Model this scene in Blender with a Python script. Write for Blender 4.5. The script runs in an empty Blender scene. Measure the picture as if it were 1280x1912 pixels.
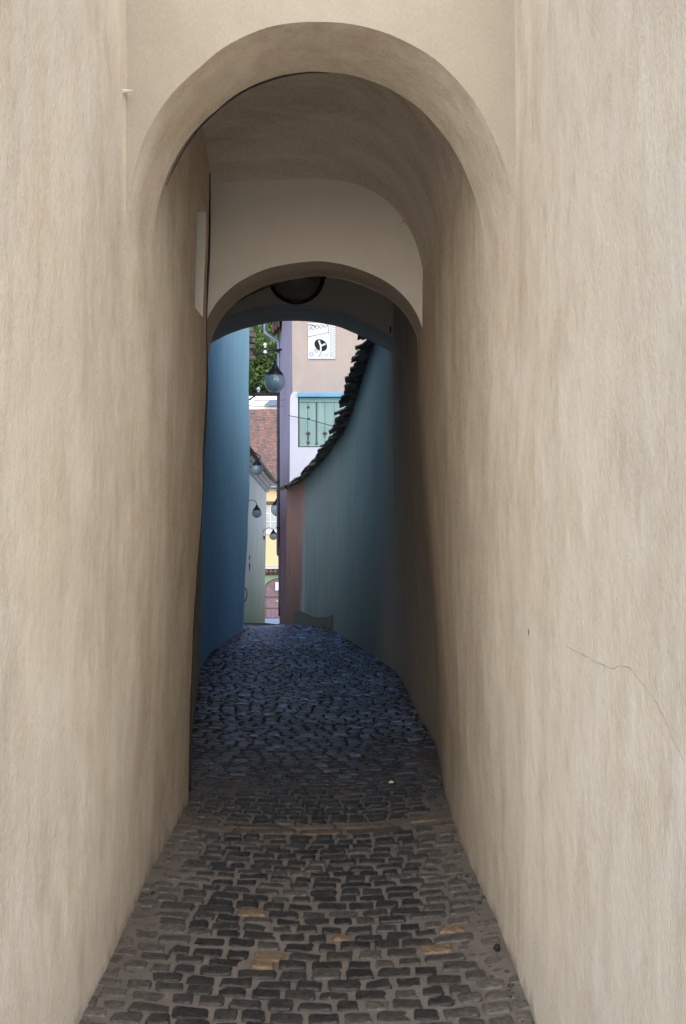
import bpy, bmesh, math, random
import numpy as np
from mathutils import Vector, Matrix, noise
random.seed(11)
C = bpy.context.scene.collection
PI = math.pi
F = 2000.0                                    # focal length in photo pixels
CAMZ = 1.5
def at(px, py, Y):                            # a photo pixel at a real depth -> metres
    return Vector(((px - 640.0) * Y / F, Y, CAMZ + (965.0 - py) * Y / F))
def lin(r, g, b):
    f = lambda c: (c/255.0/12.92) if c/255.0 <= 0.04045 else ((c/255.0 + 0.055)/1.055)**2.4
    return (f(r), f(g), f(b), 1.0)
def interp(pts, v):
    return float(np.interp(v, [p[0] for p in pts], [p[1] for p in pts]))
def sstep(a, b, x):
    t = min(1.0, max(0.0, (x - a)/(b - a)))
    return t*t*(3 - 2*t)

# ------------------------------------------------------------------ objects
def obj(name, verts, faces, mat, parent=None, smooth=False):
    me = bpy.data.meshes.new(name)
    me.from_pydata([tuple(v) for v in verts], [], faces)
    me.validate(); me.update()
    if mat is not None:
        for m in (mat if isinstance(mat, (list, tuple)) else [mat]):
            me.materials.append(m)
    if smooth:
        for p in me.polygons: p.use_smooth = True
    o = bpy.data.objects.new(name, me); C.objects.link(o)
    if parent is not None:
        o.parent = parent
        o.matrix_parent_inverse = Matrix.Translation(parent.location).inverted()
    return o
def thing(name, loc, label, cat, group=None):
    o = bpy.data.objects.new(name, None); C.objects.link(o)
    o.location = loc; o.empty_display_size = 0.2
    tag(o, label, cat, group); return o
def tag(o, label, cat, group=None):
    o['label'] = label; o['category'] = cat
    if group: o['group'] = group
    return o
def struct(o):
    o['kind'] = 'structure'; return o

class MB:
    """collects simple shapes of one part"""
    def __init__(s): s.v = []; s.f = []
    def add(s, vs, fs):
        b = len(s.v); s.v += [Vector(v) for v in vs]; s.f += [tuple(i + b for i in f) for f in fs]; return s
    def box(s, a, b, M=None, bev=0.0):
        x0, y0, z0 = a; x1, y1, z1 = b
        bm = bmesh.new(); bmesh.ops.create_cube(bm, size=1.0)
        for v in bm.verts:
            v.co = Vector(((x0 + x1)/2 + v.co.x*(x1 - x0), (y0 + y1)/2 + v.co.y*(y1 - y0), (z0 + z1)/2 + v.co.z*(z1 - z0)))
        if bev > 0:
            bmesh.ops.bevel(bm, geom=bm.edges[:], offset=bev, segments=2, affect='EDGES', profile=0.6)
        if M is not None: bm.transform(M)
        bm.verts.index_update()
        s.add([v.co.copy() for v in bm.verts], [[v.index for v in f.verts] for f in bm.faces]); bm.free(); return s
    def tube(s, pts, r, n=8, closed_ends=True):
        pts = [Vector(p) for p in pts]; base = len(s.v)
        rr = r if isinstance(r, (list, tuple)) else [r]*len(pts)
        up = Vector((0.13, 0.21, 0.97)).normalized(); prev = None
        for i, p in enumerate(pts):
            t = (pts[min(i + 1, len(pts) - 1)] - pts[max(i - 1, 0)]).normalized()
            if prev is None:
                a = up if abs(t.dot(up)) < 0.9 else Vector((1, 0.1, 0))
                u = t.cross(a).normalized()
            else:
                u = (prev - t*prev.dot(t)).normalized()
            prev = u; w = t.cross(u)
            for k in range(n):
                a = 2*PI*k/n
                s.v.append(p + (u*math.cos(a) + w*math.sin(a))*rr[i])
        for i in range(len(pts) - 1):
            for k in range(n):
                k2 = (k + 1) % n
                s.f.append((base + i*n + k, base + i*n + k2, base + (i + 1)*n + k2, base + (i + 1)*n + k))
        if closed_ends:
            s.f.append(tuple(base + k for k in range(n - 1, -1, -1)))
            s.f.append(tuple(base + (len(pts) - 1)*n + k for k in range(n)))
        return s
    def lathe(s, prof, c=(0, 0, 0), n=24):
        base = len(s.v); c = Vector(c)
        for r, z in prof:
            for k in range(n):
                a = 2*PI*k/n; s.v.append(c + Vector((r*math.cos(a), r*math.sin(a), z)))
        for i in range(len(prof) - 1):
            for k in range(n):
                k2 = (k + 1) % n
                s.f.append((base + i*n + k, base + i*n + k2, base + (i + 1)*n + k2, base + (i + 1)*n + k))
        return s
    def sphere(s, c, r, n=28, m=16):
        return s.lathe([(max(1e-4, r*math.sin(PI*i/m)), -r*math.cos(PI*i/m)) for i in range(m + 1)], c, n)
    def build(s, name, mat, parent=None, smooth=False):
        return obj(name, s.v, s.f, mat, parent, smooth)

def soft(o, angle=40):
    """smooth shading that keeps sharp edges"""
    for p in o.data.polygons: p.use_smooth = True
    try:
        o.data.set_sharp_from_angle(angle=math.radians(angle))
    except Exception:
        pass
    return o

# ------------------------------------------------------------------ materials
def newmat(name):
    m = bpy.data.materials.new(name); m.use_nodes = True
    nt = m.node_tree; return m, nt, nt.nodes['Principled BSDF']
def N(nt, t, **kw):
    n = nt.nodes.new(t)
    for k, v in kw.items(): setattr(n, k, v)
    return n
def pos(nt, scale, rot=(0, 0, 0)):
    g = N(nt, 'ShaderNodeNewGeometry'); mp = N(nt, 'ShaderNodeMapping')
    mp.inputs['Scale'].default_value = scale; mp.inputs['Rotation'].default_value = rot
    nt.links.new(g.outputs['Position'], mp.inputs['Vector']); return mp.outputs['Vector']
def nz(nt, vec, scale, detail=4, rough=0.55, dist=0.0):
    n = N(nt, 'ShaderNodeTexNoise'); n.inputs['Scale'].default_value = scale
    n.inputs['Detail'].default_value = detail; n.inputs['Roughness'].default_value = rough
    n.inputs['Distortion'].default_value = dist
    nt.links.new(vec, n.inputs['Vector']); return n.outputs['Fac']
def ramp(nt, fac, stops, inter='LINEAR'):
    r = N(nt, 'ShaderNodeValToRGB'); r.color_ramp.interpolation = inter
    e = r.color_ramp.elements
    while len(e) > len(stops): e.remove(e[-1])
    while len(e) < len(stops): e.new(0.5)
    for el, (p, c) in zip(e, stops):
        el.position = p; el.color = c if len(c) == 4 else (*c, 1)
    nt.links.new(fac, r.inputs['Fac']); return r.outputs['Color']
def bw(nt, fac, a, b):
    if a > b: return ramp(nt, fac, [(b, (1, 1, 1, 1)), (a, (0, 0, 0, 1))])
    return ramp(nt, fac, [(a, (0, 0, 0, 1)), (b, (1, 1, 1, 1))])
def mix(nt, fac, a, b, mode='MIX'):
    m = N(nt, 'ShaderNodeMix', data_type='RGBA', blend_type=mode)
    for i, v in ((0, fac), (6, a), (7, b)):
        if hasattr(v, 'is_linked') or hasattr(v, 'links'): nt.links.new(v, m.inputs[i])
        else: m.inputs[i].default_value = v
    return m.outputs[2]
def math_(nt, op, a, b):
    m = N(nt, 'ShaderNodeMath', operation=op)
    for i, v in enumerate((a, b)):
        if hasattr(v, 'links'): nt.links.new(v, m.inputs[i])
        else: m.inputs[i].default_value = v
    return m.outputs[0]
def bump(nt, bsdf, h, strength, dist=0.02):
    b = N(nt, 'ShaderNodeBump'); b.inputs['Strength'].default_value = strength
    b.inputs['Distance'].default_value = dist
    nt.links.new(h, b.inputs['Height']); nt.links.new(b.outputs['Normal'], bsdf.inputs['Normal'])
def zmap(nt, z0, z1):
    g = N(nt, 'ShaderNodeNewGeometry'); s = N(nt, 'ShaderNodeSeparateXYZ')
    nt.links.new(g.outputs['Position'], s.inputs[0])
    m = N(nt, 'ShaderNodeMapRange'); m.inputs[1].default_value = z0; m.inputs[2].default_value = z1
    nt.links.new(s.outputs['Z'], m.inputs[0]); return m.outputs[0]

def plaster(name, base, light, stain, streak=(7, 7, 0.55), amount=0.6, dust=None, foot_tone=None, bumpk=0.35, rough=0.92, scratch=True, yblend=None, grime_falloff=None):
    m, nt, b = newmat(name)
    st = nz(nt, pos(nt, streak), 2.2, 6, 0.6, 0.1)
    col = mix(nt, bw(nt, st, 0.28, 0.74), base, light)
    blot = nz(nt, pos(nt, tuple(0.3*k + 0.5 for k in streak)), 0.85, 5, 0.6, 0.5)
    st2 = nz(nt, pos(nt, tuple(2.4*k for k in streak)), 1.5, 5, 0.65, 0.3)
    f = math_(nt, 'MULTIPLY', bw(nt, blot, 0.44, 0.68), bw(nt, st2, 0.35, 0.62))
    col = mix(nt, math_(nt, 'MULTIPLY', f, amount), col, stain)
    if scratch:
        big = nz(nt, pos(nt, (1, 1, 0.6)), 1.1, 4, 0.55, 0.25)
        col = mix(nt, math_(nt, 'MULTIPLY', bw(nt, big, 0.48, 0.70), 0.45), col, tuple(0.5*a + 0.5*b for a, b in zip(light, lin(226, 224, 222))))
        col = mix(nt, math_(nt, 'MULTIPLY', bw(nt, big, 0.50, 0.30), 0.45), col, tuple(0.45*a + 0.55*b for a, b in zip(base, stain)))
    if foot_tone:  # wall colour shifts to a second tone towards the foot
        z0, z1, dc, k = foot_tone
        zz = math_(nt, 'ADD', zmap(nt, z1, z0), math_(nt, 'MULTIPLY', math_(nt, 'SUBTRACT', st2, 0.5), 0.9))
        col = mix(nt, math_(nt, 'MULTIPLY', bw(nt, zz, 0.05, 0.95), k), col, dc)
    if dust:
        zz = math_(nt, 'ADD', zmap(nt, 0.42, 0.0), math_(nt, 'MULTIPLY', math_(nt, 'SUBTRACT', blot, 0.5), 0.8))
        col = mix(nt, math_(nt, 'MULTIPLY', bw(nt, zz, 0.1, 1.0), 0.75), col, dust)
    if scratch:
        sc = nz(nt, pos(nt, tuple(12*k for k in streak)), 1.6, 3, 0.7)
        col = mix(nt, math_(nt, 'MULTIPLY', bw(nt, sc, 0.62, 0.80), 0.05), col, tuple(min(0.9, c*1.55) for c in light[:3]) + (1,))
        col = mix(nt, math_(nt, 'MULTIPLY', bw(nt, sc, 0.38, 0.24), 0.22), col, tuple(c*0.45 for c in stain[:3]) + (1,))
    if grime_falloff:  # brown grime plus light falloff painted along the passage depth
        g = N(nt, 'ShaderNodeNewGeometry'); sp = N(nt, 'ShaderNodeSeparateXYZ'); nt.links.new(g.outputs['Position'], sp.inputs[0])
        mr = N(nt, 'ShaderNodeMapRange'); mr.inputs[1].default_value = grime_falloff[0]; mr.inputs[2].default_value = grime_falloff[1]; nt.links.new(sp.outputs['Y'], mr.inputs[0])
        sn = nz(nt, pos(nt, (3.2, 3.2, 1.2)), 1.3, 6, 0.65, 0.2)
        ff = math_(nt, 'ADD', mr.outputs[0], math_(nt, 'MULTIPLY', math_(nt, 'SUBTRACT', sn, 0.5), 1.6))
        col = mix(nt, math_(nt, 'MULTIPLY', bw(nt, ff, 0.15, 1.0), grime_falloff[3]), col, grime_falloff[2])
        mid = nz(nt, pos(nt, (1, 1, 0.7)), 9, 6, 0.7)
        col = mix(nt, math_(nt, 'MULTIPLY', bw(nt, mid, 0.50, 0.68), 0.16), col, grime_falloff[2])
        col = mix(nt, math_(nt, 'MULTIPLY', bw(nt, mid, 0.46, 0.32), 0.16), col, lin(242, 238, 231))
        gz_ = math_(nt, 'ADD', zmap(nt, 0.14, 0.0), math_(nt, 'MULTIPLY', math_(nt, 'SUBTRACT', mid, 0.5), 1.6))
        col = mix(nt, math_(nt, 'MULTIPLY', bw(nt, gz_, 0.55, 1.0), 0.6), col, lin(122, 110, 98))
    if yblend:
        g = N(nt, 'ShaderNodeNewGeometry'); sp = N(nt, 'ShaderNodeSeparateXYZ'); nt.links.new(g.outputs['Position'], sp.inputs[0])
        mr = N(nt, 'ShaderNodeMapRange'); mr.inputs[1].default_value = yblend[0]; mr.inputs[2].default_value = yblend[1]; nt.links.new(sp.outputs['Y'], mr.inputs[0])
        ff = math_(nt, 'ADD', mr.outputs[0], math_(nt, 'MULTIPLY', math_(nt, 'SUBTRACT', st2, 0.5), 0.8))
        col = mix(nt, bw(nt, ff, 0.1, 0.9), yblend[2], col)
    grain = nz(nt, pos(nt, (1, 1, 0.6)), 120, 4, 0.75)
    col = mix(nt, 0.34 if scratch else 0.09, col, ramp(nt, grain, [(0.3, (0.1, 0.09, 0.08, 1)), (0.7, (0.95, 0.93, 0.9, 1))]), 'OVERLAY')
    nt.links.new(col, b.inputs['Base Color'])
    b.inputs['Roughness'].default_value = rough; b.inputs['Specular IOR Level'].default_value = 0.15
    h = math_(nt, 'ADD', math_(nt, 'MULTIPLY', st2, 0.6), math_(nt, 'ADD', math_(nt, 'MULTIPLY', nz(nt, pos(nt, (1, 1, 1)), 6, 5, 0.6), 1.2), math_(nt, 'MULTIPLY', grain, 0.45)))
    bump(nt, b, h, bumpk, 0.012)
    return m

def plain(name, col, rough=0.6, metal=0.0, var=0.15, scale=20, bumpk=0.1, spec=0.4):
    m, nt, b = newmat(name)
    n = nz(nt, pos(nt, (1, 1, 1)), scale, 4)
    dk = tuple(c*(1 - var) for c in col[:3]) + (1,); lt = tuple(min(1, c*(1 + var)) for c in col[:3]) + (1,)
    nt.links.new(ramp(nt, n, [(0.3, dk), (0.7, lt)]), b.inputs['Base Color'])
    b.inputs['Roughness'].default_value = rough; b.inputs['Metallic'].default_value = metal
    b.inputs['Specular IOR Level'].default_value = spec
    bump(nt, b, n, bumpk, 0.01)
    return m

M = {}
M['plaster'] = plaster('beige_streaked_plaster', lin(239, 230, 216), lin(247, 241, 232), lin(192, 170, 142), streak=(2.6, 2.6, 0.95), amount=0.6, bumpk=0.75, grime_falloff=(2.9, 5.5, lin(164, 146, 124), 0.62), dust=lin(214, 208, 200))
M['spandrel_front'] = plaster('cream_front_plaster', lin(163, 156, 145), lin(170, 163, 152), lin(154, 146, 134), streak=(3, 3, 2.2), amount=0.3, bumpk=0.22, scratch=False)  # same plaster toned darker to offset strong light on the first arch
M['street_front'] = plaster('ochre_street_render', lin(142, 126, 100), lin(152, 136, 110), lin(120, 104, 84), streak=(2, 2, 1), amount=0.5, bumpk=0.3, scratch=False)
M['spandrel_back'] = plaster('lightened_back_plaster', lin(244, 242, 238), lin(248, 246, 243), lin(232, 228, 222), streak=(3, 3, 2.2), amount=0.3, bumpk=0.22, scratch=False)  # same plaster lightened to offset the dim light in the back bay
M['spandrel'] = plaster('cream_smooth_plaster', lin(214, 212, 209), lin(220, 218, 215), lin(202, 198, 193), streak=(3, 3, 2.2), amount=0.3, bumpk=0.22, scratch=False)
M['soffit'] = plaster('brushed_arch_plaster', lin(188, 182, 174), lin(212, 207, 200), lin(154, 145, 134), streak=(0.8, 4, 1.4), amount=0.7, bumpk=0.4)
M['blue'] = plaster('blue_limewash', lin(160, 208, 234), lin(176, 220, 242), lin(132, 186, 224), streak=(7, 7, 0.5), amount=0.6, foot_tone=(0.0, 2.6, lin(116, 172, 232), 0.5), bumpk=0.3, scratch=False)
M['teal'] = plaster('teal_limewash', lin(170, 183, 178), lin(180, 193, 187), lin(144, 161, 160), streak=(8, 8, 0.4), amount=0.6, foot_tone=(-0.1, 1.6, lin(112, 122, 118), 0.7), bumpk=0.25, scratch=False, yblend=(10.35, 11.6, lin(190, 180, 166)))
M['red'] = plaster('red_brown_limewash', lin(206, 152, 138), lin(214, 164, 150), lin(180, 130, 120), streak=(8, 8, 0.4), amount=0.5, foot_tone=(-0.1, 1.5, lin(116, 100, 92), 0.8), bumpk=0.2, scratch=False, yblend=(14.84, 14.98, lin(178, 188, 182)))
M['bare'] = plaster('bare_damp_masonry', lin(112, 110, 100), lin(124, 120, 110), lin(88, 84, 76), streak=(6, 6, 5), amount=0.6, bumpk=0.8, scratch=False)
M['lavender'] = plaster('lavender_render', lin(150, 148, 180), lin(166, 164, 196), lin(118, 112, 142), streak=(6, 6, 0.35), amount=0.7, foot_tone=(1.3, 3.0, lin(84, 70, 84), 1.0), bumpk=0.15, scratch=False)  # dark purple foot is alley shade painted into the render
M['beige_house'] = plaster('pinkish_beige_render', lin(166, 156, 154), lin(173, 164, 162), lin(154, 144, 142), streak=(2, 2, 1), amount=0.4, bumpk=0.1, scratch=False)
M['pale_surface'] = plaster('white_lavender_render', lin(190, 194, 214), lin(200, 204, 222), lin(178, 182, 202), streak=(3, 3, 1), amount=0.4, bumpk=0.15, scratch=False)
M['mossy'] = plaster('mossy_white_render', lin(226, 232, 236), lin(236, 241, 246), lin(204, 212, 212), streak=(5, 5, 0.4), amount=0.6, foot_tone=(-2.4, 1.6, lin(146, 152, 116), 0.95), bumpk=0.1, scratch=False)
M['yellow'] = plaster('ochre_render', lin(202, 184, 150), lin(208, 190, 158), lin(190, 172, 138), streak=(1, 1, 1), amount=0.3, bumpk=0.05, scratch=False)
M['green_wall'] = plaster('green_render', lin(116, 150, 122), lin(128, 160, 132), lin(100, 132, 106), streak=(1, 1, 1), amount=0.3, bumpk=0.05, scratch=False)
M['iron'] = plain('dark_iron', (0.012, 0.012, 0.014, 1), 0.45, 0.6, 0.3, 30)
M['pole'] = plain('weathered_steel', (0.05, 0.045, 0.055, 1), 0.5, 0.5, 0.3, 30)
M['zinc'] = plain('blue_grey_zinc', lin(120, 138, 172), 0.45, 0.35, 0.15, 8)
M['pipe_dark'] = plain('dark_pipe_paint', lin(58, 58, 76), 0.5, 0.2, 0.2, 8)
M['porcelain'] = plain('white_porcelain', (0.8, 0.82, 0.85, 1), 0.15, 0.0, 0.03, 10, 0.02, 0.6)
M['white_paint'] = plain('white_paint', (0.75, 0.76, 0.8, 1), 0.5, 0, 0.06, 6, 0.05)
M['blue_trim'] = plain('bright_blue_trim', lin(96, 160, 206), 0.6, 0, 0.1, 6)
M['black_void'] = plain('dark_opening', (0.006, 0.007, 0.008, 1), 0.8, 0, 0.2, 6)
M['ink'] = plain('dark_relief_line', (0.05, 0.055, 0.07, 1), 0.8, 0, 0.2, 20)
M['panel'] = plain('pale_cast_panel', lin(204, 214, 228), 0.8, 0, 0.07, 14)
M['timber'] = plain('brown_timber', lin(92, 72, 70), 0.75, 0, 0.3, 12)
M['gate'] = plain('violet_brown_boards', lin(122, 104, 116), 0.7, 0, 0.18, 3)
M['glass_pane'] = plain('window_glass', lin(140, 156, 170), 0.1, 0, 0.12, 2, 0.0, 0.7)
M['bulb'] = plain('white_bulb', (0.75, 0.78, 0.82, 1), 0.3, 0, 0.02, 10, 0.0)
M['crackmat'] = plain('crack_shadow', lin(178, 166, 148), 0.9, 0, 0.3, 20)
M['paper'] = plain('white_paper', (0.75, 0.75, 0.75, 1), 0.8, 0, 0.04, 10, 0.0)
M['cable'] = plain('black_cable', (0.02, 0.02, 0.022, 1), 0.6, 0, 0.2, 10)
M['slate'] = plain('dark_old_tiles', (0.19, 0.16, 0.14, 1), 0.85, 0, 0.8, 11, 0.5, 0.25)
M['dark_stone'] = plain('dark_loose_rock', (0.025, 0.024, 0.023, 1), 0.8, 0, 0.5, 60, 0.5, 0.25)
M['moulding'] = plain('grey_white_moulding', lin(186, 190, 200), 0.6, 0, 0.2, 5)

def glassmat():
    m, nt, b = newmat('smoky_globe_glass')
    b.inputs['Base Color'].default_value = lin(110, 136, 156); b.inputs['Roughness'].default_value = 0.06
    b.inputs['Specular IOR Level'].default_value = 0.8
    lw = N(nt, 'ShaderNodeLayerWeight'); lw.inputs['Blend'].default_value = 0.35
    n = nz(nt, pos(nt, (1, 1, 1)), 25, 3)
    nt.links.new(ramp(nt, lw.outputs['Facing'], [(0.0, lin(126, 152, 172)), (0.55, lin(96, 122, 144)), (0.9, lin(30, 36, 44)), (1.0, lin(14, 16, 20))]), b.inputs['Base Color'])
    t = N(nt, 'ShaderNodeBsdfTransparent'); t.inputs['Color'].default_value = (0.75, 0.82, 0.88, 1)
    mx = N(nt, 'ShaderNodeMixShader')
    nt.links.new(math_(nt, 'ADD', math_(nt, 'MULTIPLY', n, 0.15), 0.5), mx.inputs[0])
    nt.links.new(t.outputs[0], mx.inputs[1]); nt.links.new(b.outputs[0], mx.inputs[2])
    nt.links.new(mx.outputs[0], nt.nodes['Material Output'].inputs['Surface'])
    return m
M['globe'] = glassmat()
M['dark_globe'] = plain('dark_lamp_glass', (0.11, 0.11, 0.12, 1), 0.35, 0, 0.2, 6, 0.0, 0.3)

def rooftile():
    m, nt, b = newmat('old_red_tiles')
    g = N(nt, 'ShaderNodeTexCoord'); br = N(nt, 'ShaderNodeTexBrick')
    nt.links.new(g.outputs['UV'], br.inputs['Vector'])
    br.inputs['Scale'].default_value = 1.0; br.inputs['Brick Width'].default_value = 0.2; br.inputs['Row Height'].default_value = 0.17
    br.inputs['Mortar Size'].default_value = 0.02; br.inputs['Mortar Smooth'].default_value = 0.6; br.offset = 0.5
    br.inputs['Color1'].default_value = (0, 0, 0, 1); br.inputs['Color2'].default_value = (1, 1, 1, 1); br.inputs['Mortar'].default_value = (0.2, 0.2, 0.2, 1)
    big = nz(nt, pos(nt, (1, 1, 1)), 1.3, 6, 0.7)
    f = math_(nt, 'ADD', math_(nt, 'MULTIPLY', br.outputs['Color'], 0.45), math_(nt, 'MULTIPLY', big, 0.75))
    col = ramp(nt, f, [(0.30, lin(92, 88, 92)), (0.48, lin(116, 104, 106)), (0.62, lin(134, 108, 106)), (0.8, lin(160, 116, 106)), (0.95, lin(146, 138, 138))])
    col = mix(nt, math_(nt, 'MULTIPLY', br.outputs['Fac'], 0.6), col, lin(70, 56, 54))
    nt.links.new(col, b.inputs['Base Color']); b.inputs['Roughness'].default_value = 0.85
    bump(nt, b, math_(nt, 'SUBTRACT', big, br.outputs['Fac']), 0.6, 0.05)
    return m
M['rooftile'] = rooftile()

def shutter():
    m, nt, b = newmat('pale_green_boards')
    n = nz(nt, pos(nt, (5, 5, 0.7)), 3, 5, 0.65)
    col = ramp(nt, n, [(0.3, lin(118, 150, 152)), (0.6, lin(134, 166, 168))])
    p = nz(nt, pos(nt, (2.2, 2.2, 1.0)), 2.3, 4, 0.6, 0.6)
    col = mix(nt, bw(nt, p, 0.66, 0.70), col, lin(176, 160, 156))
    nt.links.new(col, b.inputs['Base Color']); b.inputs['Roughness'].default_value = 0.75
    bump(nt, b, n, 0.2, 0.01); return m
M['shutter'] = shutter()

def stone():
    m, nt, b = newmat('basalt_setts')
    at_ = N(nt, 'ShaderNodeAttribute', attribute_name='sett_colour')
    n = nz(nt, pos(nt, (1, 1, 1)), 55, 6, 0.7)
    n2 = nz(nt, pos(nt, (1, 1, 1)), 14, 5, 0.6)
    col = mix(nt, 1.0, at_.outputs['Color'], ramp(nt, n, [(0.25, (0.35, 0.35, 0.35, 1)), (0.5, (0.9, 0.9, 0.9, 1)), (0.75, (1.7, 1.65, 1.55, 1))]), 'MULTIPLY')
    col = mix(nt, math_(nt, 'MULTIPLY', bw(nt, n2, 0.54, 0.72), 0.28), col, lin(96, 90, 84))
    nt.links.new(col, b.inputs['Base Color'])
    nt.links.new(ramp(nt, n2, [(0.3, (0.18, 0.18, 0.18, 1)), (0.7, (0.38, 0.38, 0.38, 1))]), b.inputs['Roughness'])
    b.inputs['Specular IOR Level'].default_value = 0.55
    bump(nt, b, math_(nt, 'ADD', n, n2), 0.55, 0.012); return m
M['stone'] = stone()
def mortar():
    m, nt, b = newmat('sandy_joint_dirt')
    n = nz(nt, pos(nt, (1, 1, 1)), 120, 5, 0.75); n2 = nz(nt, pos(nt, (1, 1, 1)), 3.5, 5, 0.6)
    col = mix(nt, bw(nt, n2, 0.35, 0.7), lin(122, 118, 115), lin(142, 137, 133))
    col = mix(nt, bw(nt, n, 0.35, 0.7), mix(nt, 0.35, col, lin(86, 78, 72)), col)
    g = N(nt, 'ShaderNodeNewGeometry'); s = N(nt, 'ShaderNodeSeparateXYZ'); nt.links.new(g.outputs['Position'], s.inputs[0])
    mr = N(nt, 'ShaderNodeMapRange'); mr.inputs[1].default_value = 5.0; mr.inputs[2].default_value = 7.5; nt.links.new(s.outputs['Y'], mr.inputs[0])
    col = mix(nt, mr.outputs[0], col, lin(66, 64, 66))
    nt.links.new(col, b.inputs['Base Color']); b.inputs['Roughness'].default_value = 0.95; b.inputs['Specular IOR Level'].default_value = 0.2
    bump(nt, b, n, 0.7, 0.008); return m
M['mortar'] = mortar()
M['ground'] = plain('pale_bounce_ground', lin(208, 200, 188), 0.95, 0, 0.3, 1.5, 0.3, 0.2)  # ground colour raised to bounce light into the passage

# ------------------------------------------------------------------ plan of the alley
def floor_z(y):
    return 0.0 if y <= 14.4 else (-0.098*((y - 14.4)**2)/1.2 if y < 15.0 else -0.0294 - 0.098*(y - 15.0))
LB = [(1.3, -.775), (3.17, -.777), (3.7, -.784), (5.0, -.80), (5.60, -.812), (5.66, -.87), (7.4, -1.04), (9.2, -1.24), (10.3, -1.36)]
LT = [(1.3, -.765), (3.7, -.749), (4.11, -.735), (5.60, -.712), (5.66, -.87), (7.4, -1.05), (9.2, -1.25), (10.3, -1.36)]
RB = [(1.3, .57), (3.17, .57), (3.7, .56), (4.6, .535), (5.3, .53), (5.74, .545), (6.2, .575), (6.9, .60), (8.0, .58), (9.5, .53), (10.3, .50)]
RT = [(1.3, .60), (3.7, .592), (4.11, .55), (5.0, .46), (5.74, .425), (7.0, .45), (9.5, .445), (10.3, .45)]
def wobble(y, z, k):
    return 0.018*noise.noise((y*0.8 + k, z*0.75, k*3.1)) + 0.007*noise.noise((y*2.6, z*2.2 + k, 4.2)) + 0.0025*noise.noise((y*9, z*7, k))
def xl(y, z):
    t = sstep(0.0, 2.7, z); corner = 0.014*noise.noise((z*1.7, 3.3, 1.0))*sstep(4.8, 5.5, y)
    return interp(LB, y)*(1 - t) + interp(LT, y)*t + wobble(y, z, 1.0) + corner - 0.02*sstep(0.25, 0.0, z)*0 
def xr(y, z):
    t = sstep(0.0, 2.7, z)
    return interp(RB, y)*(1 - t) + interp(RT, y)*t + wobble(y, z, 7.0)

def frange(a, b, s):
    n = max(1, int(round((b - a)/s))); return [a + (b - a)*i/n for i in range(n + 1)]

def topcap(y, z): return min(z, 3.36) if y < 2.75 else (min(z, 3.75) if y < 3.68 else z)  # unseen near wall tops cut low to let more light in
def alley_wall(fx, ys, zs, out, hole=None, flip=False):
    """inner face following the plan, with end faces, top and an outer face"""
    V = []; Fc = []; nz_ = len(zs)
    for y in ys:
        for z in zs: V.append((fx(y, z), y, topcap(y, z)))
    idx = lambda i, j: i*nz_ + j
    def in_hole(i, j):
        if not hole: return False
        yc = (ys[i] + ys[i + 1])/2; zc = (zs[j] + zs[j + 1])/2
        return hole[0] < yc < hole[1] and hole[2] < zc < hole[3]
    def put(f): Fc.append(tuple(reversed(f)) if flip else tuple(f))
    for i in range(len(ys) - 1):
        for j in range(nz_ - 1):
            if not in_hole(i, j): put((idx(i, j), idx(i + 1, j), idx(i + 1, j + 1), idx(i, j + 1)))
    n0 = len(V)
    # front and rear end faces, top, outer face
    for i, e in ((0, 1), (len(ys) - 1, 0)):
        b = len(V)
        for j in range(nz_): V.append((out, ys[i], topcap(ys[i], zs[j])))
        for j in range(nz_ - 1):
            f = (idx(i, j), idx(i, j + 1), b + j + 1, b + j)
            put(f if e else f[::-1])
    b = len(V)
    for i in range(len(ys)): V.append((out, ys[i], topcap(ys[i], zs[-1])))
    for i in range(len(ys) - 1): put((idx(i, nz_ - 1), idx(i + 1, nz_ - 1), b + i + 1, b + i))
    V2 = []; F2 = []
    if hole:
        dp = hole[4]; cache = {}
        def vid(i, j, deep):
            k = (i, j, deep)
            if k not in cache:
                v = V[idx(i, j)]; cache[k] = len(V2); V2.append((v[0] + (dp if deep else 0), v[1], v[2]))
            return cache[k]
        for i in range(len(ys) - 1):
            for j in range(nz_ - 1):
                if in_hole(i, j):
                    F2.append((vid(i, j, 1), vid(i + 1, j, 1), vid(i + 1, j + 1, 1), vid(i, j + 1, 1)))
                    for (a, b_, di, dj) in (((i, j), (i + 1, j), 0, -1), ((i, j + 1), (i + 1, j + 1), 0, 1), ((i, j), (i, j + 1), -1, 0), ((i + 1, j), (i + 1, j + 1), 1, 0)):
                        if not in_hole(i + di, j + dj):
                            F2.append((vid(*a, 0), vid(*b_, 0), vid(*b_, 1), vid(*a, 1)))
    return V, Fc, V2, F2

def street_front(o):
    y0 = min(v.co.y for v in o.data.vertices)
    for p in o.data.polygons:
        if abs(p.center.y - y0) < .004 and abs(p.normal.y) > .9: p.material_index = 1
TOP = 4.4
Y0 = 1.62
zfine = frange(-0.06, 3.72, 0.06)
# ---- left wall of the passage, with its slot
yL = sorted(set([round(v, 3) for v in frange(2.25, 5.22, 0.07) + frange(5.22, 5.48, 0.065) + frange(5.48, 5.60, 0.04) + [5.615, 5.63, 5.645, 5.66] + frange(5.72, 10.3, 0.12)]))  # left wall cut short out of view so more light enters
V, Fc, V2, F2 = alley_wall(xl, yL, zfine, -3.4, hole=(5.22, 5.48, 2.51, 3.05, -0.3))
lw = thing('plaster_wall', (-1.6, 3.2, 0), 'beige streaked plaster wall on the left of the passage, with a slot near its far corner', 'wall')
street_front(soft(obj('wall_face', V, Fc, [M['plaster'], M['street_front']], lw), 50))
obj('slot', V2, F2, M['spandrel'], lw)

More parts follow.
